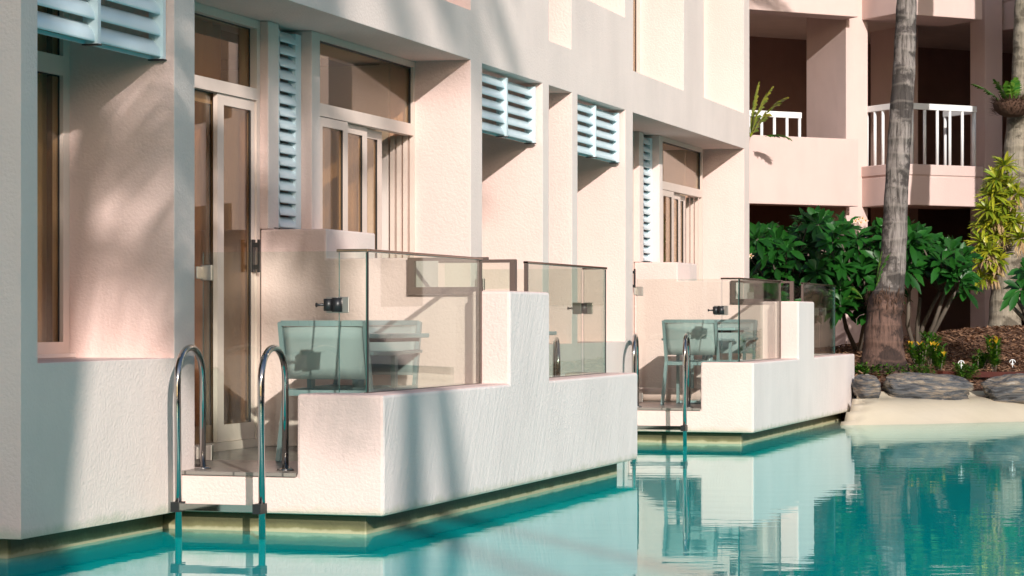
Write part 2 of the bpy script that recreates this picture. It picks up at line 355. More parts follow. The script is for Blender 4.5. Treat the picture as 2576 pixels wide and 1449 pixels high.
# ------------------------------------------------------------------ the near hotel wing
hotel = empty('hotel_building', 'pink and greige rendered hotel wing along the pool with recessed windows and balcony parapets', 'building', (TF, 0, 0))
def HB(mb, name, mats, parent=None, **k):
    o = mb.build(name, mats, hotel if parent is None else parent, **k)
    if parent is None: o.location = (-TF, 0, 0)
    return o
wl = MB(); WB = []
TI = -2.0
def pier(s0, s1, z0=ZB, z1=ZH, t1=TF): WB.append((TI, t1, s0, s1, z0, z1))
WB.append((-9, TF, -1.82, -1.70, ZB, 7.6))                 # near block
WB.append((TI, TF, -1.82, -1.649, ZB, ZH))
WB.append((TI, TF, -1.649, -.07, ZB, .985))               # sill wall
pier(-.07, .202)
WB.append((TI, TF, .202, 5.228, ZB, ZD-.02))
pier(5.228, 5.516)
for a, b in ((5.516, 7.17), (7.362, 8.08), (8.263, 9.945)): WB.append((TI, TF, a, b, ZB, .985))
pier(7.17, 7.362); pier(8.08, 8.263); pier(9.945, 10.234)
WB.append((TI, TF, 10.234, 15.477, ZB, ZD-.02))
pier(15.477, 15.78)
# lintel beam and the upper storey
WB.append((TI-.3, TF, -1.82, 15.78, ZH, 3.61))
ups = [(-1.6, -.1, 4.12), (.22, 2.33, 3.64), (3.28, 5.232, 3.61), (7.362, 8.06, 3.61), (8.263, 9.93, 4.12), (10.25, 12.38, 3.635), (13.33, 15.454, 3.645)]
cur = -1.82
for a, b, z in ups:
    WB.append((TI-.3, TF, cur, a, 3.61, 7.6))
    if z > 3.611: WB.append((TI-.3, TF, a, b, 3.61, z))
    cur = b
WB.append((TI-.3, TF, cur, 15.78, 3.61, 7.6))
wl.union(WB)
HB(wl, 'wall', [PINK, GREI], bevel=.012, paint=True)
# storey slabs, back and end walls and the roof close the rooms
ms = MB()
ms.box(-8.99, TI-.3, -1.7, 15.78, 3.3, 3.55); ms.box(-8.99, -1.3, -1.7, 15.78, 6.9, 7.2); ms.box(-8.99, -8.8, -1.7, 15.78, 0, 3.3); ms.box(-8.99, -8.8, -1.7, 15.78, 3.55, 6.9)
ms.box(-8.8, TI, 15.5, 15.78, 0, 3.3); ms.box(-8.8, TI-.3, 15.5, 15.78, 3.55, 6.9)
ms.box(-8.8, TI-.002, -1.7, 15.5, .1, ZD-.03)
for s in (-.07, 5.3, 10.05): ms.box(-8.8, TI-.002, s, s+.15, ZD-.03, 3.3)
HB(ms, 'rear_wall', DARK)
rf = MB(); rf.box(-9.3, TF+.15, -2.0, 16.0, 7.6, 7.85); HB(rf, 'roof', GREI)
# pool-side footing, set back under the render
pw = MB()
def foot(t, s0, s1, tb):   # slightly battered wall below the render
    pw.add([(t, s0, -.5), (t, s1, -.5), (t, s1, ZB+.005), (t, s0, ZB+.005), (t+.05, s0, -.5), (t+.05, s1, -.5), (t, s1, ZB+.005), (t, s0, ZB+.005)], [(4, 5, 2, 3)])
pw.box(-8.9, TF-.14, -1.70, -1.68, -.5, ZB-.003)
pw.box(-3, TF-.14, -1.68, .08, -.5, ZB-.003); pw.box(-3, TF-.14, 5.56, 10.13, -.5, ZB-.003)
for s0 in (0, P):
    pw.box(-3, -.14, s0+.10, s0+5.53 if s0 == 0 else 15.83, -.5, ZB-.003)
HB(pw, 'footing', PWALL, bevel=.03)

# balcony blocks (two per module, mirrored about s = 2.8)
def parapets(S, last):
    e = S+5.63 if not last else 15.95
    b = MB()
    b.union([(TF+.001, -.52, S, S+.26, ZB, ZD-.018), (-.52, 0, S, S+.26, ZB, ZP), (-.26, 0, S+.26, e-.26, ZB, ZP), (-.26, 0, S+2.32, S+3.225, ZP, 1.388),
             (-.52, 0, e-.26, e, ZB, ZP), (TF+.001, -.52, e-.26, e, ZB, ZD-.018)])
    HB(b, 'parapet', [PINK, PARW], bevel=.018, paint=True)
    d = MB()
    d.union([(-1.83, -1.35, S+2.5, S+3.43, ZD, 1.812), (-1.35, -.76, S+2.5, S+3.10, ZD, 1.612), (-.76, -.262, S+2.5, S+3.10, ZD, 1.365)])
    HB(d, 'dividing_wall', [PINK, GREI], bevel=.012, paint=True)
    k = MB(); k.box(-1.98, -.522, S-.012, S+2.498, ZD-.02, ZD); k.box(-.522, -.262, S+.262, S+2.498, ZD-.02, ZD)
    k.box(-1.98, -.522, S+3.11, e+.012, ZD-.02, ZD); k.box(-.522, -.262, S+3.11, e-.262, ZD-.02, ZD)
    HB(k, 'balcony_floor', DECK)
parapets(0, False); parapets(P, True)
# framed glass screens on the dividing walls
def screen(S):
    for k_, y in enumerate((S+2.49, S+3.11)):
        f = MB(); z0, z1, t0, t1 = 1.366, 1.612, -.758, -.205
        f.box(t0, t0+.045, y-.022, y+.022, z0 if k_ == 0 else z1-.022, z1); f.box(t1-.04, t1, y-.022, y+.022, z0 if k_ else z1-.022, z1)
        f.box(t0+.045, t1-.04, y-.022, y+.022, z0, z0+(.05 if k_ == 0 else .012)); f.box(t0+.045, t1-.04, y-.022, y+.022, z1-.022, z1)
        fo = HB(f, 'screen_frame', BROWN)
        g = MB(); g.box(t0+.04, t1-.035, y-.003, y+.003, z0+.045, z1-.02); g.build('pane', FGLASS, fo)
screen(0); screen(P)

# windows: frame + panes in a plane t = const
def wframe(name, t, s0, s1, z0, z1, w=.05, d=.07, splits=(), trans=None, mats=None, glass=WGLASS, parent=hotel, label=None):
    """frame of members of width w; splits = vertical mullion positions; trans = transom (z0, z1)"""
    f = MB(); tx = t-d
    f.box(tx, t, s0, s0+w, z0, z1); f.box(tx, t, s1-w, s1, z0, z1)
    f.box(tx, t, s0+w, s1-w, z1-w, z1); f.box(tx, t, s0+w, s1-w, z0, z0+w)
    if trans: f.box(tx, t, s0+w, s1-w, trans[0], trans[1])
    zz = [(z0+w, z1-w)] if not trans else [(z0+w, trans[0]), (trans[1], z1-w)]
    for c in splits: f.box(tx, t, c-w/2, c+w/2, zz[0][0], zz[0][1])
    o = f.build(name, mats or FRAME, parent); o.location = (-TF, 0, 0)
    if label: o['label'] = label
    for i, (a, b) in enumerate(zz):
        ed = [s0+w/2]+(list(splits) if i == 0 else [])+[s1-w/2]
        for p, q in zip(ed, ed[1:]):
            g = MB(); g.box(t-d/2-.004, t-d/2+.004, p+w/2-.006, q-w/2+.006, a-.006, b+.006)
            g.build('pane', glass, o)
            k = t-d/2+.005
            for aa in ((q-w/2-.012, q-w/2, a, b), (p+w/2, p+w/2+.008, a, b), (p+w/2+.008, q-w/2-.012, b-.008, b)):
                pass
            sl = MB(); z0_, z1_ = a, b
            sl.box(k, k+.006, q-w/2-.012, q-w/2, a, b); sl.box(k, k+.006, p+w/2, p+w/2+.008, a, b); sl.box(k, k+.006, p+w/2+.008, q-w/2-.012, b-.008, b); sl.build('seal', SEAL, o)
    return o
def curtain(t, s0, s1, z0, z1, m=CURT, step=.045, amp=.03):
    c = MB(); n = int((s1-s0)/step)+1; vs = []
    for i in range(n+1):
        s = s0+(s1-s0)*i/n; o = amp*math.sin(i*1.7)+amp*.4*math.sin(i*.61)
        vs += [(t+o, s, z0), (t+o, s, z1)]
    c.add(vs, [(2*i, 2*i+2, 2*i+3, 2*i+1) for i in range(n)], 0, True)
    o = HB(c, 'curtain', m); md = o.modifiers.new('s', 'SOLIDIFY'); md.thickness = .004
# Z opening (left) and the B, C, D openings further on
for a, b in ((-1.649, -.07), (5.516, 7.17), (7.362, 8.08), (8.263, 9.945)):
    wframe('window', -1.90, a+.002, b-.002, 1.0, ZH-.003, w=.075, d=.07, trans=(2.60, 2.71))
    s = MB(); s.box(-1.98, -1.86, a+.002, b-.002, .987, 1.008); HB(s, 'window_sill', FRAMEW)
    curtain(-2.02, a+.05, b-.05, 1.0, 3.2, CURT)
# door and picture window of the balcony bays
def bay(S):
    # door on the left, t = -1.83
    t = -1.83
    wframe('door_frame', t, S+.21, S+2.498, ZD+.002, ZH-.003, w=.055, d=.12, trans=(2.68, 2.76))
    for k, (a, b, tt) in enumerate(((S+.27, S+1.10, -1.90), (S+1.06, S+1.93, -1.90), (S+1.84, S+2.44, -1.845))):
        f = MB(); w = .10; wz = .11
        f.box(tt-.03, tt, a, a+w, ZD+.06, 2.678); f.box(tt-.03, tt, b-w*.55, b, ZD+.06, 2.678)
        f.box(tt-.03, tt, a+w, b-w*.55, ZD+.06, ZD+.06+wz); f.box(tt-.03, tt, a+w, b-w*.55, 2.678-.07, 2.678)
        o = HB(f, 'door', FRAME)
        g = MB(); g.box(tt-.018, tt-.012, a+w-.005, b-w*.55+.005, ZD+.165, 2.622); g.build('pane', WGLASS, o)
        sl = MB(); sl.box(tt-.011, tt-.002, b-w*.55-.02, b-w*.55-.001, ZD+.171, 2.617); sl.build('seal', SEAL, o)
        if k == 2:
            for ss in (b-.035,):
                h = MB(); h.box(tt, tt+.012, ss-.022, ss+.022, 1.52, 1.74); h.box(tt+.012, tt+.04, ss-.012, ss+.012, 1.54, 1.57); h.box(tt+.012, tt+.04, ss-.012, ss+.012, 1.69, 1.72); h.box(tt+.04, tt+.055, ss-.014, ss+.014, 1.52, 1.74)
                h.build('handle', BLACK, o)
    curtain(-2.12, S+.3, S+2.46, ZD, 3.2, CURT2)
    # post, louvre slot, post
    p = MB()
    p.box(-1.99, -1.771, S+2.502, S+2.685, 1.814, ZH-.001)
    p.box(-1.99, -1.695, S+3.09, S+3.245, 1.814, ZH-.001)
    p.box(-1.99, -1.93, S+2.69, S+3.09, 1.814, ZH-.001)
    HB(p, 'window_post', [PINK, GREI], paint=True, bevel=.008)
    louvre(-1.775, S+2.60, S+3.088, 1.83, 3.19, 16, [], fd=.055, fw=.10, inset=.012)
    # picture window over the dividing wall and the folded door stack
    t = -1.70
    f = MB(); se = S+5.228
    f.box(t-.07, t, S+3.21, se-.002, ZH-.05, ZH-.003)          # head
    f.box(t-.07, t, S+3.21, se-.002, 2.64, 2.73)               # transom
    f.box(t-.07, t, se-.045, se-.002, 2.73, ZH-.05)
    f.box(t-.07, t, S+3.21, S+3.25, 2.73, ZH-.05)
    for i in range(4): f.box(t-.035-.05*i, t-.05*i, se-.03-.012*i, se-.002, ZD, 2.64)   # stepped jamb tracks
    fo = HB(f, 'window_frame', FRAME)
    g = MB(); g.box(t-.04, t-.034, S+3.245, se-.04, 2.725, ZH-.045); g.build('pane', WGLASS, fo)
    sl = MB(); sl.box(t-.034, t-.02, se-.06, se-.045, 2.73, ZH-.05); sl.box(t-.034, t-.02, S+3.25, se-.06, ZH-.062, ZH-.05); sl.build('seal', SEAL, fo)
    for a, b, tt in ((S+3.22, S+3.80, t-.004), (S+3.3, S+4.31, t-.05), (S+3.9, S+4.73, t-.09)):
        d = MB(); w = .09
        d.box(tt-.035, tt, a, a+w, ZD+.02, 2.635); d.box(tt-.035, tt, b-w, b, ZD+.02, 2.635)
        d.box(tt-.035, tt, a+w, b-w, 2.57, 2.635); d.box(tt-.035, tt, a+w, b-w, ZD+.02, ZD+.1)
        o = HB(d, 'door', FRAME)
        g = MB(); g.box(tt-.02, tt-.014, a+w-.004, b-w+.004, ZD+.1, 2.57); g.build('pane', WGLASS, o)
        q = MB(); q.box(tt-.013, tt-.003, b-w-.012, b-w-.001, ZD+.1, 2.57); q.build('seal', SEAL, o)
    curtain(-2.0, S+3.3, S+3.9, ZD, 3.15, CURT)
    r = MB(); r.box(-3.4, -1.905, se-.05, se-.0, ZD, 3.2); HB(r, 'room_wall', FRAMEW)
def louvre(t, s0, s1, z0, z1, n, mull, fd=.09, fw=.035, ch=.105, inset=0):
    f = MB(); cols = []; e = [s0]+mull+[s1]
    for c in e:
        a = c if c == s0 else (c-fw if c == s1 else c-fw/2)
        f.box(t-fd, t, a, a+fw, z0, z1); cols.append(a)
    f.box(t-fd, t-fd+.012, s0+fw, s1-fw, z1-.02, z1); f.box(t-fd, t-fd+.012, s0+fw, s1-fw, z0, z0+.02)
    o = HB(f, 'louvre_shutter', LOUV)
    pitch = (z1-z0)/n
    for i in range(len(e)-1):
        b = MB(); p, q = cols[i]+fw-.002, cols[i+1]+.002
        for k in range(n):
            zc = z0+pitch*(k+.5)
            # curved aerofoil blade, tilted
            pr = []; nn = 8; H = pitch*(.92 if inset else .84)
            for j in range(nn+1):
                u = j/nn-.5; x = .016*math.cos(u*math.pi) - u*.05; z = u*H
                pr.append((t-.042+inset*2+x, zc+z))
            vs = [(x, s, z) for s in (p, q) for x, z in pr]+[(x-.008, s, z) for s in (p, q) for x, z in pr]
            N = nn+1; fs = []
            for j in range(nn):
                fs += [(j, N+j, N+j+1, j+1), (2*N+j, 2*N+j+1, 3*N+j+1, 3*N+j)]
            fs += [(0, 2*N, 3*N, N), (nn, N+nn, 3*N+nn, 2*N+nn)]
            b.add(vs, fs, 0, True)
        bo = b.build('blades', LOUV, o)
    for a in cols:
        c = MB(); c.box(t-fd-.004, t+.004, a-.004, a+fw+.004, z0-.008, z0-.001); c.build('end_cap', BLACK, o)
    return o
bay(0); bay(P)
louvre(-1.29, -1.63, -.075-.0, 2.68, 3.16, 4, [-.885], ch=.12)
louvre(-1.29, 5.55, 7.168-.03, 2.71, 3.19, 5, [6.33])
louvre(-1.29, 8.29, 9.943-.03, 2.715, 3.195, 5, [9.06])
# upper storey windows
for a, b, z in ups:
    wframe('window', -1.72, a+.002, b-.002, z+.002, 6.4, w=.06, d=.07)
    s = MB(); s.box(-1.8, -1.66, a+.003, b-.003, z+.001, z+.03); 
    curtain(-2.1, a+.05, b-.05, z, 6.4, CURT2)

# ------------------------------------------------------------------ ladders
def ladder(loc, mirror, label):
    r = empty('pool_ladder', label, 'pool ladder', loc, 0, 'steel pool ladders')
    m = -1 if mirror else 1
    rails = ((-.455, -.386, -.31, .20), (.045, -.36, .235, .20)) if mirror else ((-.245, -.386, -.364, .20), (.245, -.36, .152, .20))
    for (lt, ls, ft, fs) in rails:
        pts = [(lt+.0, m*(ls+.03), -.75-ZD), (lt, m*ls, .84-ZD)]
        n = 16
        for i in range(1, n):
            a = math.pi*i/n; u = (1-math.cos(a))/2
            pts.append((lt+(ft-lt)*u, m*(ls+(fs-ls)*u), .84-ZD+.205*math.sin(a)**.8))
        pts += [(ft, m*fs, .84-ZD), (ft, m*fs, 0)]
        t = MB(); t.tube(pts, .019, 20); ro = t.build('handrail', CHROME, r)
        f = MB(); f.tube([(ft, m*fs, .001), (ft, m*fs, .008), (ft, m*fs, .014)], [.05, .048, .024], 24); f.build('floor_flange', CHROME, ro)
    for z in (.165-ZD, -.09-ZD, -.35-ZD):
        s = MB(); y = m*-.375
        vs = []
        a0, a1 = rails[0][0], rails[1][0]
        s.box(a0+.022, a1-.022, y-.035, y+.035, z, z+.022)
        s.box(a0+.022, a1-.022, y-.042, y-.035, z-.012, z+.026)
        so_ = s.build('step', CHROME, r)
        for x in (a0, a1):
            c = MB(); c.box(x-.024, x+.024, y-.048, y+.042, z-.022, z+.032); c.build('end_cap', BLACK, so_)
    return r
ladder((-.825, 0, ZD), False, 'steel pool ladder nearest the camera, rising from the water to the first balcony ledge')
ladder((-.825, 5.63, ZD), True, 'steel pool ladder seen through the first balcony glass, beyond the stepped parapet pillar')
ladder((-.825, P-.05, ZD), False, 'steel pool ladder at the farther balcony with the pale chairs and pink float')

# ------------------------------------------------------------------ glass fences
def fence(S, mirror, label, e=5.63):
    r = empty('glass_fence', label, 'glass fence', (0, S, ZD), 0, 'glass balcony fences')
    def Y(s): return (e-s) if mirror else s
    def bx(mb, x0, x1, y0, y1, z0, z1, mi=0):
        a, b = sorted((Y(y0), Y(y1))); mb.box(x0, x1, a, b, z0-ZD, z1-ZD, mi)
    def pane(x0, x1, y0, y1, z0, z1, nm, mat_=FGLASS):
        a = MB(); bx(a, x0, x1, y0, y1, z0, z1); 
        me = a.build(nm, [mat_, GEDGE], r)
        # narrow edges of the sheet show green
        d = me.data; big = max(p.area for p in d.polygons)
        for p in d.polygons:
            if p.area < big*.5: p.material_index = 1
        return me
    zt = 1.598
    pane(-.206, -.194, .262, 2.31, ZP+.004, zt-.012, 'glass_panel')
    pane(-.365, -.194, .25, .262, ZP+.004, zt-.012, 'glass_panel')
    g = pane(-1.225, -.378, .28, .288, ZD+.05, zt-.005, 'gate')
    c = MB(); bx(c, -.375, -.183, .236, .276, zt-.011, zt+.006); bx(c, -.217, -.183, .276, 2.318, zt-.011, zt+.006); c.build('top_rail', BRONZE, r, bevel=.003)
    c = MB(); bx(c, -.213, -.187, .25, 2.318, ZP+.0005, ZP+.0035); c.build('bottom_channel', BROWN, r)
    c = MB(); bx(c, -.212, -.188, 2.290, 2.318, ZP+.004, zt-.012); c.build('wall_channel', BROWN, r)
    # corner seal
    c = MB(); bx(c, -.1935, -.189, .247, .263, ZP+.004, zt-.012); c.build('corner_seal', SEAL, r)
    # hinges on the facade pier
    for z in (1.475, .43):
        h = MB(); bx(h, -1.235, -1.165, .268, .300, z-.045, z+.045); bx(h, -1.238, -1.225, .206, .30, z-.035, z+.035); ho = h.build('hinge', NICKEL, r, bevel=.003)
    # latch
    zl = 1.287
    pl = MB(); bx(pl, -.372, -.30, .238, .249, zl-.045, zl+.045); bx(pl, -.45, -.382, .268, .279, zl-.045, zl+.045); po = pl.build('latch_plate', NICKEL, r, bevel=.003)
    la = MB()
    y = Y(.25); sg = -1 if not mirror else 1
    la.tube([(-.425, y+sg*.012, zl-.035-ZD), (-.425, y+sg*.012, zl+.035-ZD)], .027, 16)
    la.tube([(-.37, y+sg*.012, zl-.04-ZD), (-.37, y+sg*.012, zl+.04-ZD)], .031, 16)
    la.tube([(-.44, y+sg*.012, zl-ZD), (-.485, y+sg*.012, zl-ZD), (-.50, y+sg*.012, zl-ZD)], [.009, .007, .014], 12)
    la.build('latch', BLACK, r)
    return r
fence(0, False, 'glass fence around the near balcony with the table, in front of the stepped pillar')
fence(0, True, 'glass fence just beyond the stepped pillar, showing a dark ladder through it')
fence(P, False, 'glass fence around the farther balcony with the two pale chairs')
fence(P, True, 'dark glass fence at the far end of the parapet, beside the palm trunk', 5.9)

# ------------------------------------------------------------------ chairs and tables
def chair(loc, rz, label):
    r = empty('armchair', label, 'chair', loc, rz, 'balcony chairs')
    # faces +y ; origin on the floor ; back at y=-.24
    W = .27
    f = MB()
    bt = lambda x, u: (x*(1-.0*u), -.20-.10*u, .43+.42*u)
    n = 8
    pts = []
    for i in range(n+1):
        a = -1+2*i/n; pts.append((a*(W-.012), -.30-.035*(1-a*a), .838))
    for p, q in zip(pts, pts[1:]): f.bar(p, q, .028, .034)
    for x in (-1, 1): f.bar((x*W, -.195, .42), (x*W, -.30, .845), .026, .034, up=(0, 1, 0))
    f.build('back_frame', CHF, r)
    b = MB(); vs = []
    m = 10
    for j in range(5):
        v = j/4
        for i in range(m+1):
            a = -1+2*i/m; vs.append((a*(W-.016), -.215-.083*v-.045*(1-a*a)*(.4+.6*v), .50+.318*v))
    b.add(vs, [(j*(m+1)+i, j*(m+1)+i+1, (j+1)*(m+1)+i+1, (j+1)*(m+1)+i) for j in range(4) for i in range(m)], 0, True)
    o = b.build('backrest', SLING, r); md = o.modifiers.new('s', 'SOLIDIFY'); md.thickness = .006
    s = MB(); vs = []
    for j in range(5):
        for i in range(m+1):
            a = -1+2*i/m; vs.append((a*(W-.02), -.19+.43*j/4, .425-.02*(1-a*a)))
    s.add(vs, [(j*(m+1)+i, j*(m+1)+i+1, (j+1)*(m+1)+i+1, (j+1)*(m+1)+i) for j in range(4) for i in range(m)], 0, True)
    o = s.build('seat', SLING, r); md = o.modifiers.new('s', 'SOLIDIFY'); md.thickness = .008
    k = MB()
    for x in (-1, 1): k.bar((x*W, -.20, .42), (x*W, .25, .42), .03, .035)
    k.bar((-W+.015, .235, .42), (W-.015, .235, .42), .03, .035); k.bar((-W+.015, -.19, .415), (W-.015, -.19, .415), .025, .035)
    k.build('seat_frame', CHF, r)
    for x in (-1, 1):
        l = MB(); l.bar((x*W, -.195, .45), (x*(W+.012), -.30, 0), .027, .036, up=(0, 1, 0)); l.build('leg', CHF, r)
        l = MB(); l.bar((x*(W+.006), .23, .64), (x*(W+.006), .235, 0), .027, .036, up=(0, 1, 0)); l.build('leg', CHF, r)
        a = MB(); a.bar((x*(W+.012), -.25, .655), (x*(W+.012), .29, .648), .05, .022); a.build('armrest', CHF, r, bevel=.006)
    return r
chair((-.76, 1.25, ZD), R(2), 'pale sling armchair at the near balcony table, its back to the camera')
chair((-.85, 1.93, ZD), R(182), 'pale sling armchair behind the near balcony table, facing the camera')
chair((-.79, P+1.05, ZD), R(-3), 'pale sling armchair on the farther balcony, its back to the camera')
chair((-.70, P+1.86, ZD), R(178), 'pale sling armchair on the farther balcony, facing the camera')
def table(loc, label):
    r = empty('balcony_table', label, 'table', loc, 0, 'balcony tables')
    a = MB(); a.box(-.35, .35, -.35, .35, .745, .773); a.build('table_top', SLAB, r, bevel=.006)
    b = MB(); b.box(-.30, .30, -.30, .30, .722, .744); b.build('underframe', BLACK, r)
    c = MB(); c.tube([(0, 0, .04), (0, 0, .722)], .04, 20); c.build('leg', CHF, r)
    d = MB(); d.box(-.25, .25, -.25, .25, .004, .03); d.tube([(0, 0, .03), (0, 0, .05)], [.09, .05], 20); d.build('base', SLAB, r, bevel=.004)
    return r
table((-.77, 1.60, ZD), 'small grey pedestal table behind the near balcony glass')
table((-.66, 4.1, ZD), 'grey pedestal table whose edge shows past the stepped pillar, left of the dark ladder')
table((-.77, P+1.47, ZD), 'small grey pedestal table on the farther balcony between two chairs')
# pool float and red item on the farther balcony
n_ = MB(); n_.tube([(-1.62+.1*i, P+1.62+.01*math.sin(i), ZD+.075) for i in range(10)], [.05]+[.07]*8+[.05], 20)
tag(n_.build('foam_float', mat('pink_foam', (.78, .52, .47), .7)), 'pink foam float lying on the farther balcony floor below the wall', 'pool float')
n_ = MB(); n_.tube([(-1.70, P+1.62, ZD+.001), (-1.70, P+1.62, ZD+.10), (-1.70, P+1.62, ZD+.15)], [.055, .06, .05], 20)
tag(n_.build('bucket', mat('red_plastic', (.55, .04, .02), .4)), 'small red bucket on the farther balcony beside the pink float', 'bucket')

# ------------------------------------------------------------------ water and far garden (beach runs at 45 degrees)
wm = MB(); wm.add([(-12, -60, 0), (60, -60, 0), (60, 60, 0), (-12, 60, 0)], [(0, 1, 2, 3)])
struct(wm.build('pool_water', WATER))
gm = MB(); gm.add([(-400, -400, -.62), (400, -400, -.62), (400, 400, -.62), (-400, 400, -.62)], [(0, 1, 2, 3)]); struct(gm.build('ground', MULCH))
B0 = Vector((-3.2697, 25.476, 0)); Q = math.sqrt(.5)
def b2w(bx, by, z=0): return (B0.x+(bx-by)*Q, B0.y+(bx+by)*Q, z)
def hgt(bx, by):
    sh = -10.3+.10*math.sin(bx*.6+1)+.16*max(0, min(1, (-4.4-bx)))
    d = by-sh
    if d < 0: z = d*.35
    elif d < .85: z = .27*math.sin(d/.85*math.pi/2)
    else:
        z = .27+.25*min(1, (d-.85)/.7)+.02*(d-1.5 if d > 1.5 else 0)
    # mulch mound round the right palm
    e = math.exp(-(((bx-1.6)/3.0)**2+((by+4.9)/2.0)**2)); z += .46*e*(1 if d > .9 else 0)*min(1, max(0, (d-.9)/1.0))
    return min(z, 1.3)
def grid(bx0, bx1, by0, by1, nx, ny, keep, jit=0):
    mb = MB(); vs = []
    for j in range(ny+1):
        for i in range(nx+1):
            bx = bx0+(bx1-bx0)*i/nx; by = by0+(by1-by0)*j/ny; z = hgt(bx, by)
            x, y, _ = b2w(bx, by)
            if jit and by > -9.3: z += jit*(noise.noise(Vector((x*3, y*3, 0)))+.5*noise.noise(Vector((x*9, y*9, 1))))
            if x < .06 and y < 15.98: z = -.6
            vs.append((x, y, z))
    fs = [(j*(nx+1)+i, j*(nx+1)+i+1, (j+1)*(nx+1)+i+1, (j+1)*(nx+1)+i) for j in range(ny) for i in range(nx)]
    mb.add(vs, fs, 0, True); return mb
struct(grid(-8, 14, -12.0, -9.35, 110, 30, None).build('pool_beach', BEACH))
struct(grid(-8, 14, -9.35, 6, 140, 130, None, .03).build('garden_soil', MULCH))
far = MB(); far.add([b2w(14, -9.4, .5), b2w(60, -9.4, .5), b2w(60, 60, .5), b2w(14, 60, .5)], [(0, 1, 2, 3)]); far.add([b2w(-40, 6, .78), b2w(14, 6, .78), b2w(14, 60, .78), b2w(-40, 60, .78)], [(0, 1, 2, 3)])
struct(far.build('lawn', mat('lawn_green', (.05, .10, .03), .9, var=.3)))

# placement from the measured view: x, y in measured picture units at depth Y -> world
CA, SA = math.cos(R(17.5)), math.sin(R(17.5))
def at(x, y, Y):
    X = (x-1288)/6000*Y
    return Vector((4.654+X*CA-Y*SA, -12.394+X*SA+Y*CA, 1.212-(y-800)/6000*Y))

# ------------------------------------------------------------------ rocks
def rock(c, sx, sy, sz, seed, label, rz):
    mb = MB(); nu, nv = 36, 22; vs = []
    for j in range(nv+1):
        th = math.pi*j/nv
        for i in range(nu):
            ph = 2*math.pi*i/nu
            d = Vector((math.sin(th)*math.cos(ph), math.sin(th)*math.sin(ph), math.cos(th)))
            k = 1/max(abs(d.x)**3+abs(d.y)**3+abs(d.z)**3, 1e-6)**(1/3)
            k *= 1+.16*noise.noise(d*1.6+Vector((seed*7, 0, 0)))+  .13*noise.noise(d*3.5+Vector((seed, 3, 0)))+.05*noise.noise(d*11+Vector((seed, 3, 0)))
            vs.append((d.x*sx*k*.9, d.y*sy*k*.9, d.z*sz*k*.9))
    fs = [(j*nu+i, (j+1)*nu+i, (j+1)*nu+(i+1) % nu, j*nu+(i+1) % nu) for j in range(nv) for i in range(nu)]
    mb.add(vs, fs, 0, True)
    o = mb.build('rock', ROCK); o.location = c; o.rotation_euler = (R(4), R(3)*(-1)**seed, rz); tag(o, label, 'rock', 'rocks edging the garden bed')
def brock(px0, px1, py0, py1, Y, seed, label):
    c = at((px0+px1)/2, (py0+py1)/2, Y); s = Y/6000
    rock(c, (px1-px0)/2*s*1.02, .24, (py1-py0)/2*s*1.2, seed, label, R(32))
brock(2150, 2209, 946, 1004, 28.1, 1, 'small upright slate rock between the parapet end and the long rock')
brock(2214, 2456, 943, 1016, 28.3, 2, 'long low slate rock at the foot of the leaning palm')
brock(2463, 2680, 944, 1010, 28.6, 3, 'slate rock cut by the right edge of the picture')

# ------------------------------------------------------------------ palm trunks in the garden
def trunk(name, label, pts, base, mat_, n=28, ruff=None, over=None):
    root = empty(name, label, 'palm tree', base)
    mb = MB(); P_ = []; R_ = []
    L = len(pts)
    for i in range(L-1):
        a, ra = pts[i]; b, rb = pts[i+1]; m = max(2, int((b-a).length/.045))
        for k in range(m):
            u = k/m; P_.append(a.lerp(b, u)-Vector(base)); r_ = ra+(rb-ra)*u
            r_ *= 1+.022*math.sin(len(P_)*.75)+.02*noise.noise(Vector((len(P_)*.3, 0, 0)))
            R_.append(r_)
    P_.append(pts[-1][0]-Vector(base)); R_.append(pts[-1][1])
    mb.tube(P_, R_, n)
    mb.build('trunk', mat_, root)
    return root
BARK1 = bark_mat('grey_palm_bark', (.25, .215, .195), (.045, .035, .03), ((.50, .26, .18), .95))
BARK2 = bark_mat('pale_palm_bark', (.30, .26, .20), (.15, .13, .09))
Y1 = 29.2; k = Y1/6000
def tp(x, y, wpx, Y): return (at(x, y, Y), wpx/2*Y/6000)
p1 = [tp(2222, 950, 134, Y1), tp(2222, 925, 128, Y1), tp(2222, 905, 116, Y1), tp(2222, 870, 100, Y1), tp(2223, 830, 94, Y1), tp(2223, 790, 88, Y1), tp(2228, 765, 90, Y1), tp(2238, 735, 74, Y1), tp(2243, 690, 68, Y1), tp(2250, 600, 63, Y1), tp(2254, 500, 59, Y1), tp(2264, 330, 59, Y1), tp(2274, 185, 56, Y1), tp(2281, 0, 50, Y1), tp(2292, -250, 46, Y1), tp(2300, -600, 40, Y1), tp(2302, -900, 34, Y1)]
b1 = at(2222, 925, Y1)
palm1 = trunk('palm_tree', 'leaning grey palm trunk with a swollen root foot, standing behind the long rock', p1, tuple(b1), BARK1)
Y2 = 35.5
p2 = [tp(2526, 845, 88, Y2), tp(2528, 800, 82, Y2), tp(2534, 720, 80, Y2), tp(2545, 600, 76, Y2), tp(2553, 480, 76, Y2), tp(2566, 330, 70, Y2), tp(2576, 180, 60, Y2), tp(2582, 0, 58, Y2), tp(2592, -300, 52, Y2), tp(2600, -700, 44, Y2), tp(2600, -1000, 36, Y2)]
b2 = at(2526, 845, Y2)
palm2 = trunk('palm_tree', 'pale palm trunk by the right edge, hung with yellow bromeliads', p2, tuple(b2), BARK2)

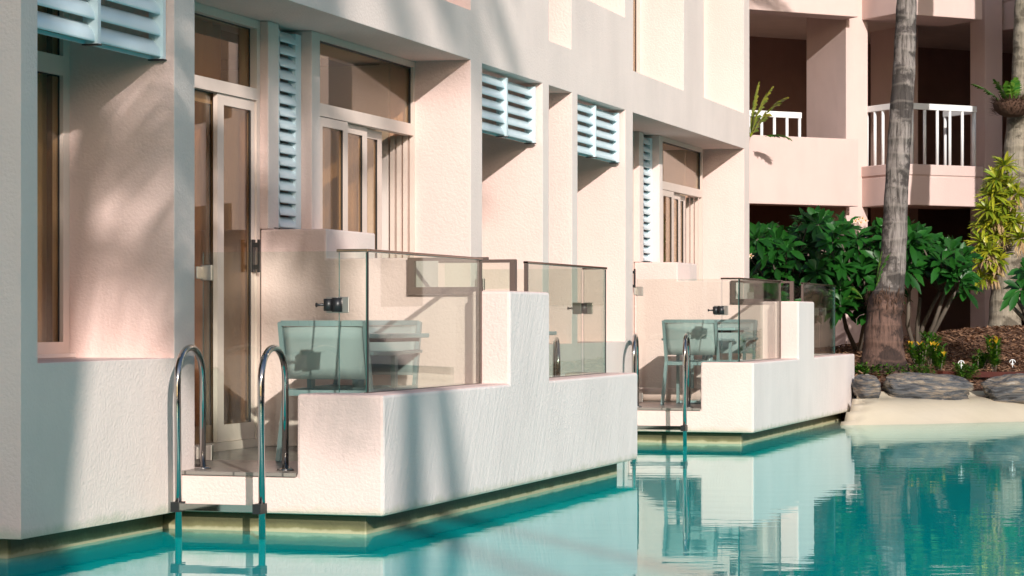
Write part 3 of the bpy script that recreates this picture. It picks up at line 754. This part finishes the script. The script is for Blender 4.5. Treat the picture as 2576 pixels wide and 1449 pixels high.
# fronds
def frond(mb, o, d, up, L, nl=34, droop=.5, lw=.035, ll=.55, mi=0):
    o = Vector(o); d = Vector(d).normalized(); p = o.copy(); pts = [p.copy()]; N = 14
    dd = d.copy()
    for i in range(N):
        dd = (dd+Vector((0, 0, -droop/N*(.4+i/N*1.6)))).normalized(); p = p+dd*(L/N); pts.append(p.copy())
    mb.tube(pts, [.022*L/3*(1-.8*i/N)+.002 for i in range(N+1)], 5, mi)
    for j in range(nl):
        u = .12+.87*j/(nl-1); f = u*N; i = min(N-1, int(f)); q = pts[i].lerp(pts[i+1], f-i); t = (pts[i+1]-pts[i]).normalized()
        side = t.cross(Vector((0, 0, 1)))
        if side.length < .05: side = Vector((1, 0, 0))
        side.normalize(); l = ll*math.sin(math.pi*(.12+.84*u))**.6*random.uniform(.85, 1.1)
        for sg in (-1, 1):
            dv = (side*sg*.8+t*.55+Vector((0, 0, random.uniform(-.35, .05)))).normalized()
            e = q+dv*l+Vector((0, 0, -.12*l)); m = q+dv*l*.5
            wv = t*lw*.5
            mb.add([q-wv, q+wv, m+wv*1.2, e, m-wv*1.2], [(0, 1, 2, 3, 4)], mi)
def crown(root, top, nf, L, base, lw=.04, ll=.6, seed=1, nl=34):
    random.seed(seed); mb = MB()
    for i in range(nf):
        a = i*2.399+random.uniform(-.2, .2); el = R(75-95*(i/nf)+random.uniform(-8, 8))
        d = Vector((math.cos(a)*math.cos(el), math.sin(a)*math.cos(el), math.sin(el)))
        frond(mb, Vector(top)-Vector(base), d, None, L*random.uniform(.85, 1.1), nl, random.uniform(.7, 1.3), lw, ll)
    return mb.build('crown', PALMLEAF, root)
crown(palm1, p1[-1][0], 20, 2.6, b1, seed=3)
crown(palm2, p2[-1][0], 24, 2.8, b2, seed=5, lw=.07)

# leaning/upright palms behind the camera; their fronds and trunks shade the left part of the wall
TRK = bark_mat('plain_palm_bark', (.27, .235, .20), (.13, .11, .09))
def shade_palm(hit, L, zb, top_off, nf, FL, seed, lean=(0, 0), label='', lw=.06, ll=.7, rad=.13, nl=34):
    """palm whose crown lies up-sun of the wall point `hit`"""
    c = Vector(hit)-SUN*L
    base = Vector((c.x-lean[0], c.y-lean[1], zb))
    root = empty('palm_tree', label, 'palm tree', tuple(base), 0, 'palms outside the picture')
    mb = MB(); N = 24; pts = []; rr = []
    for i in range(N+1):
        u = i/N; pts.append(Vector((lean[0]*u**1.6, lean[1]*u**1.6, (c.z-zb)*u))); rr.append(rad*(1.25-.5*u))
    mb.tube(pts, rr, 16); mb.build('trunk', TRK, root)
    crown(root, c, nf, FL, base, lw, ll, seed, nl)
shade_palm((-1.6, -.1, 3.2), 16.5, .3, 0, 20, 2.6, 11, (.8, .3), 'tall palm outside the picture whose fronds shade the nearest wall recess', lw=.10, ll=.6, nl=17)
shade_palm((-1.24, 2.3, 5.3), 26, .3, 0, 16, 3.0, 12, (-.5, .6), 'second tall palm outside the picture shading the first lintel', lw=.055, nl=26)
shade_palm((-1.7, -1.82, 2.4), 22, .3, 0, 18, 3.0, 13, (.7, .4), 'palm outside the picture shading the end of the nearest wall', lw=.05, nl=26)
shade_palm((-1.3, -1.72, 8.9), 20, .3, 0, 24, 3.2, 19, (.25, -.1), 'stout royal palm outside the picture whose trunk shades the nearest corner', lw=.06, rad=.32)
D_ = empty('palm_tree', 'steeply leaning palm outside the picture whose trunk shades the near parapet', 'palm tree', (15.3, -18.2, .25), 0, 'palms outside the picture')
mb = MB(); mb.tube([(0, -6.6*(i/20), 17*i/20) for i in range(21)], [.15-.003*i for i in range(21)], 16); mb.build('trunk', TRK, D_)
crown(D_, Vector((15.3, -24.8, 17.25)), 22, 3.0, Vector((15.3, -18.2, .25)), .05, .7, 17)

# ------------------------------------------------------------------ garden plants
def leafblade(mb, o, d, up, L, W, mi=0, curl=.25, seg=4, prof=None):
    o = Vector(o); d = Vector(d).normalized(); side = d.cross(Vector(up))
    if side.length < .05: side = d.orthogonal()
    side.normalize(); nrm = side.cross(d).normalized()
    vs = []; 
    for i in range(seg+1):
        u = i/seg; c = o+d*(L*u)-nrm*(curl*L*u*u) if False else o+d*(L*u)+Vector((0, 0, -curl*L*u*u))
        w_ = W*(prof(u) if prof else math.sin(math.pi*min(1, .08+u*.9))**.8)
        vs += [c-side*w_/2+nrm*w_*.15, c, c+side*w_/2+nrm*w_*.15]
    fs = []
    for i in range(seg):
        a = 3*i; fs += [(a, a+1, a+4, a+3), (a+1, a+2, a+5, a+4)]
    mb.add(vs, fs, mi, True)
obov = lambda u: max(.06, math.sin(math.pi*min(1, u**1.5*.93+.03)))
def whorl(mb, o, axis, n, L, W, mi=0, spread=.75, curl=.25, prof=None):
    axis = Vector(axis).normalized(); a = axis.orthogonal().normalized(); b = axis.cross(a)
    for k in range(n):
        ph = k*2.4+random.uniform(-.2, .2); el = random.uniform(.15, 1.0)*spread+.1
        d = axis*math.cos(el*1.6)+(a*math.cos(ph)+b*math.sin(ph))*math.sin(el*1.6)
        leafblade(mb, Vector(o)+d*.02, d, axis, L*random.uniform(.7, 1.1), W*random.uniform(.8, 1.1), mi, curl*random.uniform(.3, 1.4), prof=prof)

random.seed(21)
def plumeria(base, tips, label, nleaf=13, L=.30, W=.10):
    root = empty('plumeria_shrub', label, 'shrub', tuple(base))
    st = MB(); lf = MB()
    c0 = sum((Vector(q) for q in tips), Vector())/len(tips)-Vector(base)
    forks = []
    for i in range(5):
        f_ = Vector((c0.x+random.uniform(-.45, .45), c0.y+random.uniform(-.3, .3), c0.z*random.uniform(.55, .75)))
        st.tube([(random.uniform(-.06, .06), random.uniform(-.06, .06), -.1), f_*.5+Vector((random.uniform(-.08, .08), 0, 0)), f_], [.035, .03, .024], 8); forks.append(f_)
    for tpt in tips:
        tpt = Vector(tpt)-Vector(base)
        f_ = min(forks, key=lambda q: (q-tpt).length)
        st.tube([f_, f_.lerp(tpt, .55)+Vector((0, 0, -.05)), tpt], [.018, .013, .010], 6)
        ax = Vector((tpt.x*.35, tpt.y*.35-.15, .8)).normalized()+Vector((random.uniform(-.4, .4), random.uniform(-.5, .2), 0))
        whorl(lf, tpt, ax, nleaf, L, W, 0, .95, .35, obov)
    st.build('stem', STEM, root); lf.build('foliage', LEAF, root)
    return root
def tipset(poly, n, Y0, Y1):
    out = []
    while len(out) < n:
        x = random.uniform(poly[0], poly[1]); y = random.uniform(*poly[2](x)); out.append(at(x, y, random.uniform(Y0, Y1)))
    return out
plumeria(at(1990, 905, 33), tipset((1880, 2125, lambda x: (575+18*math.sin(x*.03), 790)), 105, 31.6, 33.8), 'dark green broad-leaved shrub on the left, next to the hotel corner')
pr = plumeria(at(2160, 900, 33.2), tipset((2100, 2245, lambda x: (570, 790)), 75, 31.8, 33.8), 'dark green broad-leaved shrub with small pink and yellow flowers, left of the leaning palm')
plumeria(at(2305, 900, 33), tipset((2262, 2425, lambda x: (575+abs(x-2300)*.55, 590+abs(x-2290)*.9+90-(x-2262)*.40)), 70, 31.6, 33.4), 'dark green broad-leaved shrub with a bare stem, right of the leaning palm')
plumeria(at(2640, 880, 31), tipset((2560, 2650, lambda x: (650, 740)), 10, 29.8, 30.6), 'dark green broad-leaved shrub cut by the right edge below the bromeliads')
for x, y in ((2160, 552), (2170, 549), (2152, 556), (2166, 560), (1889, 643), (2178, 555)):
    c = at(x, y, 31.6); fl = MB()
    for q in range(5):
        a = q*2*math.pi/5; d = Vector((math.cos(a)*CA, math.cos(a)*SA-.3, math.sin(a)))
        leafblade(fl, c, d, (0, -1, 0), .04, .022, 0, .1, 3)
    fl.tube([c+Vector((0, -.012, 0)), c+Vector((0, -.004, 0))], .010, 8, 1)
    fo = fl.build('flower', [PETAL, LEAFO], pr); fo.location = -Vector(pr.location)

# bromeliads with dry leaves hanging on the right palm
random.seed(5)
bi = 0
def bromeliad(c, s, dry, label):
    r = empty('bromeliad', label, 'bromeliad', tuple(c), 0, 'bromeliads on the right palm trunk')
    lf = MB(); ax = Vector((random.uniform(-.5, .1), random.uniform(-.8, -.3), .8))
    whorl(lf, (0, 0, 0), ax, 46, .23*s, .042*s, 0, .95, .3); lf.build('leaves', LEAFY, r)
    if dry:
        d = MB()
        for k in range(24):
            dv = Vector((random.uniform(-.6, .6), random.uniform(-.7, .1), -1)); leafblade(d, (random.uniform(-.05, .05), 0, -.02), dv, (0, -1, 0), random.uniform(.12, .24)*s, .02, 0, .1, 3)
        d.build('dry_leaves', STRAW, r)
bpos = [(2520, 418, 0), (2500, 452, 0), (2528, 470, 0), (2490, 492, 0), (2515, 512, 0), (2548, 488, 1), (2478, 530, 0), (2502, 548, 1), (2530, 540, 1), (2468, 565, 0), (2490, 590, 0), (2520, 580, 1), (2545, 560, 1), (2462, 612, 0), (2482, 632, 1), (2505, 655, 1), (2468, 655, 0), (2562, 600, 1), (2490, 690, 1), (2465, 700, 0)]
blab = ['topmost yellow-green bromeliad of the cluster on the right palm',
 'yellow-green bromeliad just below the topmost one, left side of the right palm trunk',
 'yellow-green bromeliad just below the topmost one, against the right palm trunk itself',
 'bromeliad level with the balcony underside, jutting leftmost there from the right palm',
 'bromeliad without dry leaves in the heart of the upper cluster on the right palm',
 'highest bromeliad with straw-dry leaves, on the right edge of the cluster',
 'leafy bromeliad on the left edge of the cluster, beside the far balcony corner',
 'upper straw-hung bromeliad left of the trunk centre on the right palm',
 'straw-hung bromeliad on the trunk centre, under the leafy upper cluster',
 'bromeliad on the left edge, halfway down the cluster on the right palm',
 'leafy bromeliad halfway down the cluster, between the left edge and the trunk',
 'straw-hung bromeliad halfway down the cluster, on the trunk of the right palm',
 'straw-hung bromeliad at the right edge of the cluster, above the broad-leaved shrub',
 'leafy bromeliad jutting left in the lower half of the cluster',
 'straw-hung bromeliad in the lower half of the cluster, near its left side',
 'straw-hung bromeliad in the lower half of the cluster, on the trunk',
 'leafy bromeliad low on the left edge, second from the bottom',
 'straw-hung bromeliad on the trunk just above the broad-leaved shrub at the right edge',
 'lowest bromeliad with straw-dry leaves in the middle of the cluster on the right palm',
 'lowest yellow-green bromeliad on the outer left of the cluster on the right palm']
for i, (x, y, d) in enumerate(bpos):
    bromeliad(at(x+8, y, 35.0-random.uniform(0, .3)), random.uniform(.95, 1.25), d, blab[i])
# fern basket on the right palm
fr = empty('fern', 'green fern in a cup of brown roots, high on the right palm trunk', 'fern', tuple(at(2548, 272, 34.9)))
c = MB(); vs = []
c.tube([(0, 0, -.13), (0, 0, -.09), (0, 0, -.02), (0, 0, .07), (0, 0, .12)], [.10, .20, .27, .29, .24], 28); c.build('root_cup', ROOTS, fr)
c = MB()
for i in range(420):
    a = random.uniform(0, 6.28); dv = Vector((math.cos(a), math.sin(a), random.uniform(-.2, 1.6))); leafblade(c, (math.cos(a)*.24, math.sin(a)*.24, random.uniform(-.10, .12)), dv, (0, 0, 1), .13, .014, 0, 0, 2)
c.build('root_fibres', ROOTS, fr)
c = MB()
for dx, dz, L in ((-.75, .75, .5), (-.35, .9, .38), (.1, 1, .35), (.5, .6, .4), (.8, .5, .5), (-.1, .9, .3)):
    frond(c, (dx*.2, -.12, .08), (dx, -.25, dz), None, L, 12, .5, .035, .12)
c.build('fronds', LEAFC, fr)
# small fern sprigs on the leaning palm and on the far balcony
def sprig(pos, dirs, label, L=.5, m=LEAFC, name='fern', ll=.12, lw=.03, nl=14):
    mb = MB()
    for d in dirs: frond(mb, (0, 0, 0), d, None, L, nl, .8, lw, ll)
    o = mb.build(name, m); o.location = pos; tag(o, label, 'fern')
sprig(at(2205, 720, 28.9), [(.25, 0, 1), (.1, 0, 1)], 'thin fern sprig growing up the leaning palm trunk above its roots', .42)
sprig(at(2170, 752, 29.0), [(-.8, 0, .4), (-.5, 0, .9)], 'short green sprig left of the root swelling of the leaning palm', .2)
sprig(at(1888, 345, 37.6), [(.28, 0, 1), (.1, 0, 1), (.5, 0, .9), (-.2, 0, 1)], 'arching palm plant on the upper balcony ledge beside the hotel corner', .85, LEAFY, 'potted_palm', .22, .05, 18)
sprig(at(1925, 343, 37.6), [(1, 0, .25)], 'single arching frond hanging over the upper balcony ledge in front of the white railing', .42, LEAFC, 'palm_frond', .16, .04, 14)
# root ruff
rm = MB(); random.seed(9)
cc, rr = at(2226, 762, Y1)-Vector(b1), .22
for i in range(150):
    a = random.uniform(0, 6.28); dv = Vector((math.cos(a)*.35, math.sin(a)*.35, random.choice((1, 1, -1)))); leafblade(rm, cc+Vector((math.cos(a)*rr, math.sin(a)*rr, random.uniform(-.05, .12))), dv, (0, 0, 1), random.uniform(.05, .13), .012, 0, 0, 2)
rm.build('root_ruff', ROOTS, palm1)

# crotons and low plants
def croton(pos, h, wd, label, tipcol=True, n=9):
    a_, b_ = (pos.x-B0.x), (pos.y-B0.y); pos = Vector((pos.x, pos.y, hgt((a_+b_)*Q, (-a_+b_)*Q)))
    r = empty('croton', label, 'plant', tuple(pos)); lf = MB(); tp_ = MB(); st = MB()
    for i in range(n):
        a = random.uniform(0, 6.28); q = random.uniform(0, 1)**.5*wd; hh = h*random.uniform(.6, 1)
        b = Vector((math.cos(a)*q, math.sin(a)*q*.6, hh)); st.tube([(b.x*.2, b.y*.2, -.06), b], [.008, .005], 6)
        for k_ in range(9):
            u = .25+.75*k_/8
            for _ in range(4):
                ph = random.uniform(0, 6.28); o = Vector((b.x*u, b.y*u, b.z*u)); dv = Vector((math.cos(ph), math.sin(ph), random.uniform(.2, 1.3)))
                leafblade(lf, o, dv, (0, 0, 1), .10, .032, 0, .1, 3)
        if tipcol and i % 2 == 0:
            for _ in range(4):
                ph = random.uniform(0, 6.28); leafblade(tp_, b, (math.cos(ph)*.6, math.sin(ph)*.6, 1), (0, 0, 1), .10, .03, 0, .1, 3)
    st.build('stem', STEM, r); lf.build('foliage', LEAFC, r)
    if tp_.v: tp_.build('young_leaves', LEAFO, r)
croton(at(2318, 880, 30.4), .36, .16, 'bushy croton with yellow-edged leaves, first right of the leaning palm')
croton(at(2345, 862, 30.9), .42, .14, 'taller dark croton behind the yellow-edged one, right of the leaning palm', False)
croton(at(2362, 915, 29.6), .33, .14, 'croton with orange young leaves in front, between the leaning palm and the mulch mound')
croton(at(2503, 915, 29.8), .46, .10, 'narrow upright croton standing in the mulch mound under the right palm')
croton(at(2460, 905, 30.0), .24, .22, 'low sprawling green plant left of the narrow croton on the mulch mound', False)
croton(at(2190, 893, 29.9), .18, .10, 'small green seedling behind the parapet end, left of the leaning palm foot', False, 5)
gc = MB(); random.seed(31)
for i in range(420):
    x = random.choice([random.uniform(2195, 2260), random.uniform(2270, 2350), random.uniform(2150, 2185), random.uniform(2400, 2460)])
    y = random.uniform(918, 948); Y = 28.75+random.uniform(0, .4)
    p = at(x, y+8, Y)
    for _ in range(4):
        ph = random.uniform(0, 6.28); leafblade(gc, p+Vector((0, 0, random.uniform(0, .06))), (math.cos(ph), math.sin(ph), random.uniform(.1, .9)), (0, 0, 1), .06, .026, 0, .2, 2)
o = gc.build('ground_cover', LEAFC); o['kind'] = 'stuff'; o['label'] = 'low green ground cover growing behind the rocks'
# bark chips lying on the bed
ch = MB(); random.seed(77)
for i in range(16000):
    bx = random.uniform(-5.2, 3.2); by = random.uniform(-9.3, -4.2); z = hgt(bx, by)+random.uniform(.0, .035); x, y, _ = b2w(bx, by)
    if x < .1 and y < 16: continue
    a = random.uniform(0, 6.28); L = random.uniform(.02, .06); d = Vector((math.cos(a), math.sin(a), random.uniform(-.5, .5))).normalized()*L; s_ = d.cross(Vector((random.uniform(-.5, .5), random.uniform(-.5, .5), 1))).normalized()*random.uniform(.007, .016)
    c = Vector((x, y, z+.01)); ch.add([c-d-s_, c+d-s_, c+d+s_, c-d+s_], [(0, 1, 2, 3)])
o = ch.build('bark_chips', CHIP); o['kind'] = 'stuff'; o['label'] = 'brown bark chips covering the garden bed'
# timber edging and two small white markers on it
e = MB(); a_ = at(2365, 941, 28.9); b_ = at(2720, 944, 30.4); e.bar(a_, b_, .09, .07); tag(e.build('timber_edging', WOOD), 'dark red timber beam edging the mulch bed behind the rocks', 'edging')
def marker(pos, label):
    m_ = MB(); r0 = .035; pts = [(math.cos(math.pi*i/12)*r0*CA, math.cos(math.pi*i/12)*r0*SA, .03+math.sin(math.pi*i/12)*r0) for i in range(13)]
    m_.tube(pts, .005, 8); m_.tube([(0, 0, -.03), (0, 0, .055)], .007, 8); m_.bar((-.02, 0, .012), (.02, .0, .012), .01, .01)
    o = m_.build('garden_marker', WHITE); o.location = pos; tag(o, label, 'marker')
marker(at(2418, 921, 28.85), 'small white arched marker on the dark red timber edging')
marker(at(2547, 918, 29.5), 'small white marker at the right end of the dark red timber edging')

# ------------------------------------------------------------------ building beyond the garden (axes at 45 degrees)
far_b = empty('hotel_building', 'pink hotel wing with white-railed balconies behind the garden and palms', 'building', tuple(B0), R(45))
def FB(mb, name, mats, parent=None, **k):
    return mb.build(name, mats, parent or far_b, **k)
GZ = .45
fb = MB()
BD = 4.7
# piers (side walls between bays) : bx0, bx1
for a, b in [(1.90, 2.34), (4.78, 5.16), (-2.6, -2.2)]+[(a, a+.38) for a in (7.6, 10.4, 13.2, 16.0, 18.8, 21.6, 24.4)]:
    fb = MB(); fb.box(a, b, 0, .4 if a == 4.78 else 1.15, GZ, 10); FB(fb, 'pier', BPINK, bevel=.01)
# unseen forward wing on the right, added to shade the far balcony bays
wg = MB(); wg.box(2.95, 26, -9.2, -5.0, GZ, 11.5); FB(wg, 'shade_wing', BPINK)
for z0 in (1.4, 4.5, 7.6):
    for i in range(7):
        q_ = MB(); q_.box(2.94, 2.949, -8.8+.01, -5.4, z0, z0+1.7) if i == 0 else q_.box(3.4+i*3, 5.0+i*3, -9.21, -9.201, z0, z0+1.7); FB(q_, 'window', DARK)  # windows of the added shade wing
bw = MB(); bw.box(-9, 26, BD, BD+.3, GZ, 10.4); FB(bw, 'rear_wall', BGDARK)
bw = MB(); bw.box(4.67, 4.89, 2.0, 3.13, GZ, 10); FB(bw, 'inner_pier', BPINK, bevel=.01)
sb = MB()
for z0, z1 in ((3.32, 3.56), (6.42, 6.66), (9.5, 9.75)):
    sb = MB(); sb.box(-9, 26, 1.152, BD, z0, z1); sb.box(-2.2, 1.898, .1, 1.152, z0, z1); sb.box(2.342, 4.778, .1, 1.152, z0, z1); sb.box(5.162, 7.598, .1, 1.152, z0, z1)
    FB(sb, 'floor_slab', SOFF)
ro = MB(); ro.box(-9, 26, -.9, 9, 10.4, 10.7); FB(ro, 'roof', BPINK)
# balcony fronts
for dz in (0, 3.1):
    # plain deep block, left bay
    bf = MB(); bf.box(-2.2, 1.895, -.35, .098, 3.04+dz, 4.14+dz); FB(bf, 'balcony_front', BPINK, bevel=.012)
def box_balcony(a, b, q, dz):
    m_ = MB()
    m_.box(a, b, q, .097, 3.05+dz, 3.52+dz); m_.box(a-.012, b+.012, q-.012, .097, 3.545+dz, 3.72+dz); m_.box(a+.01, b-.01, q+.01, .09, 3.50+dz, 3.56+dz)
    FB(m_, 'balcony_front', BPINK, bevel=.012)
def railing(path, z0, z1, gap=.19, endpost=True):
    m_ = MB(); 
    for p, q in zip(path, path[1:]):
        p = Vector(p); q = Vector(q); d = (q-p).normalized()
        m_.bar(Vector((*p, z1-.045))-Vector((*d, 0))*.028, Vector((*q, z1-.045))+Vector((*d, 0))*.028, .06, .10)
    r_ = FB(m_, 'railing', WHITE, bevel=.006)
    for p, q in zip(path, path[1:]):
        p = Vector(p); q = Vector(q); n = max(1, round((q-p).length/gap))
        for i in range(n+1):
            if i == n and q != Vector(path[-1]): continue
            c = p.lerp(q, i/n); b_ = MB(); b_.tube([(c.x, c.y, z0), (c.x, c.y, z1-.09)], .026, 10); b_.build('baluster', WHITE, r_)
QF = -.95
for dz in (0, 3.1): box_balcony(2.22, 3.97, QF, dz); box_balcony(5.22, 7.6, QF, dz)
for i, a in enumerate((7.9, 10.8, 13.6, 16.4, 19.2)):
    for dz in (0, 3.1): box_balcony(a, a+2.4, QF, dz)
railing([(2.36, 0.05), (2.36, QF+.12), (3.90, QF+.12)], 3.72, 4.72, .25)
railing([(3.92, QF+.18), (3.92, -.02)], 3.72, 4.70, .8)
railing([(5.36, .05), (5.36, QF+.12), (7.48, QF+.12)], 3.72, 4.72, .25)
railing([(-.9, .55), (1.35, .55)], 3.6, 4.62, .25)


# ------------------------------------------------------------------ the other side of the pool (outside the picture)
dk = MB(); dk.box(10.5, 40, -60, 24, -.5, .25); struct(dk.build('pool_deck', DECK))
dk = MB(); dk.box(-12, 10.499, -60, -20, -.5, .25); struct(dk.build('pool_deck', DECK))
op = empty('hotel_building', 'pink hotel wing facing the pool from the opposite side, outside the picture', 'building', (19, -10, .25))
o_ = MB(); o_.box(0, 8, -30, 30, 0, 7.2); o_.build('wall', GREI, op)
for fl_ in (0, 1):
    for i in range(9):
        m_ = MB(); m_.box(-.012, .0, -28.5+i*6.5, -25.3+i*6.5, .9+fl_*3.3, 2.9+fl_*3.3); m_.build('window', DARK, op)
m_ = MB(); m_.box(-.4, 8.3, -30.4, 30.4, 7.2, 7.45); m_.build('roof', GREI, op)
def hedge(x0, x1, y0, y1, h, n, label):
    random.seed(int(x0*10)); mb = MB()
    for i in range(n):
        p = Vector((random.uniform(x0, x1), random.uniform(y0, y1), .25+h*random.random()**.6)); a = random.uniform(0, 6.28)
        leafblade(mb, p, (math.cos(a), math.sin(a), random.uniform(-.3, .8)), (0, 0, 1), .4, .16, 0, .2, 2)
    o = mb.build('hedge', LEAF); tag(o, label, 'hedge')
hedge(15.5, 17, -38, 20, 1.6, 5000, 'long green hedge on the opposite pool side, outside the picture')
hedge(-8, 14, -34, -32.5, 2.2, 3000, 'green hedge behind the camera, outside the picture')
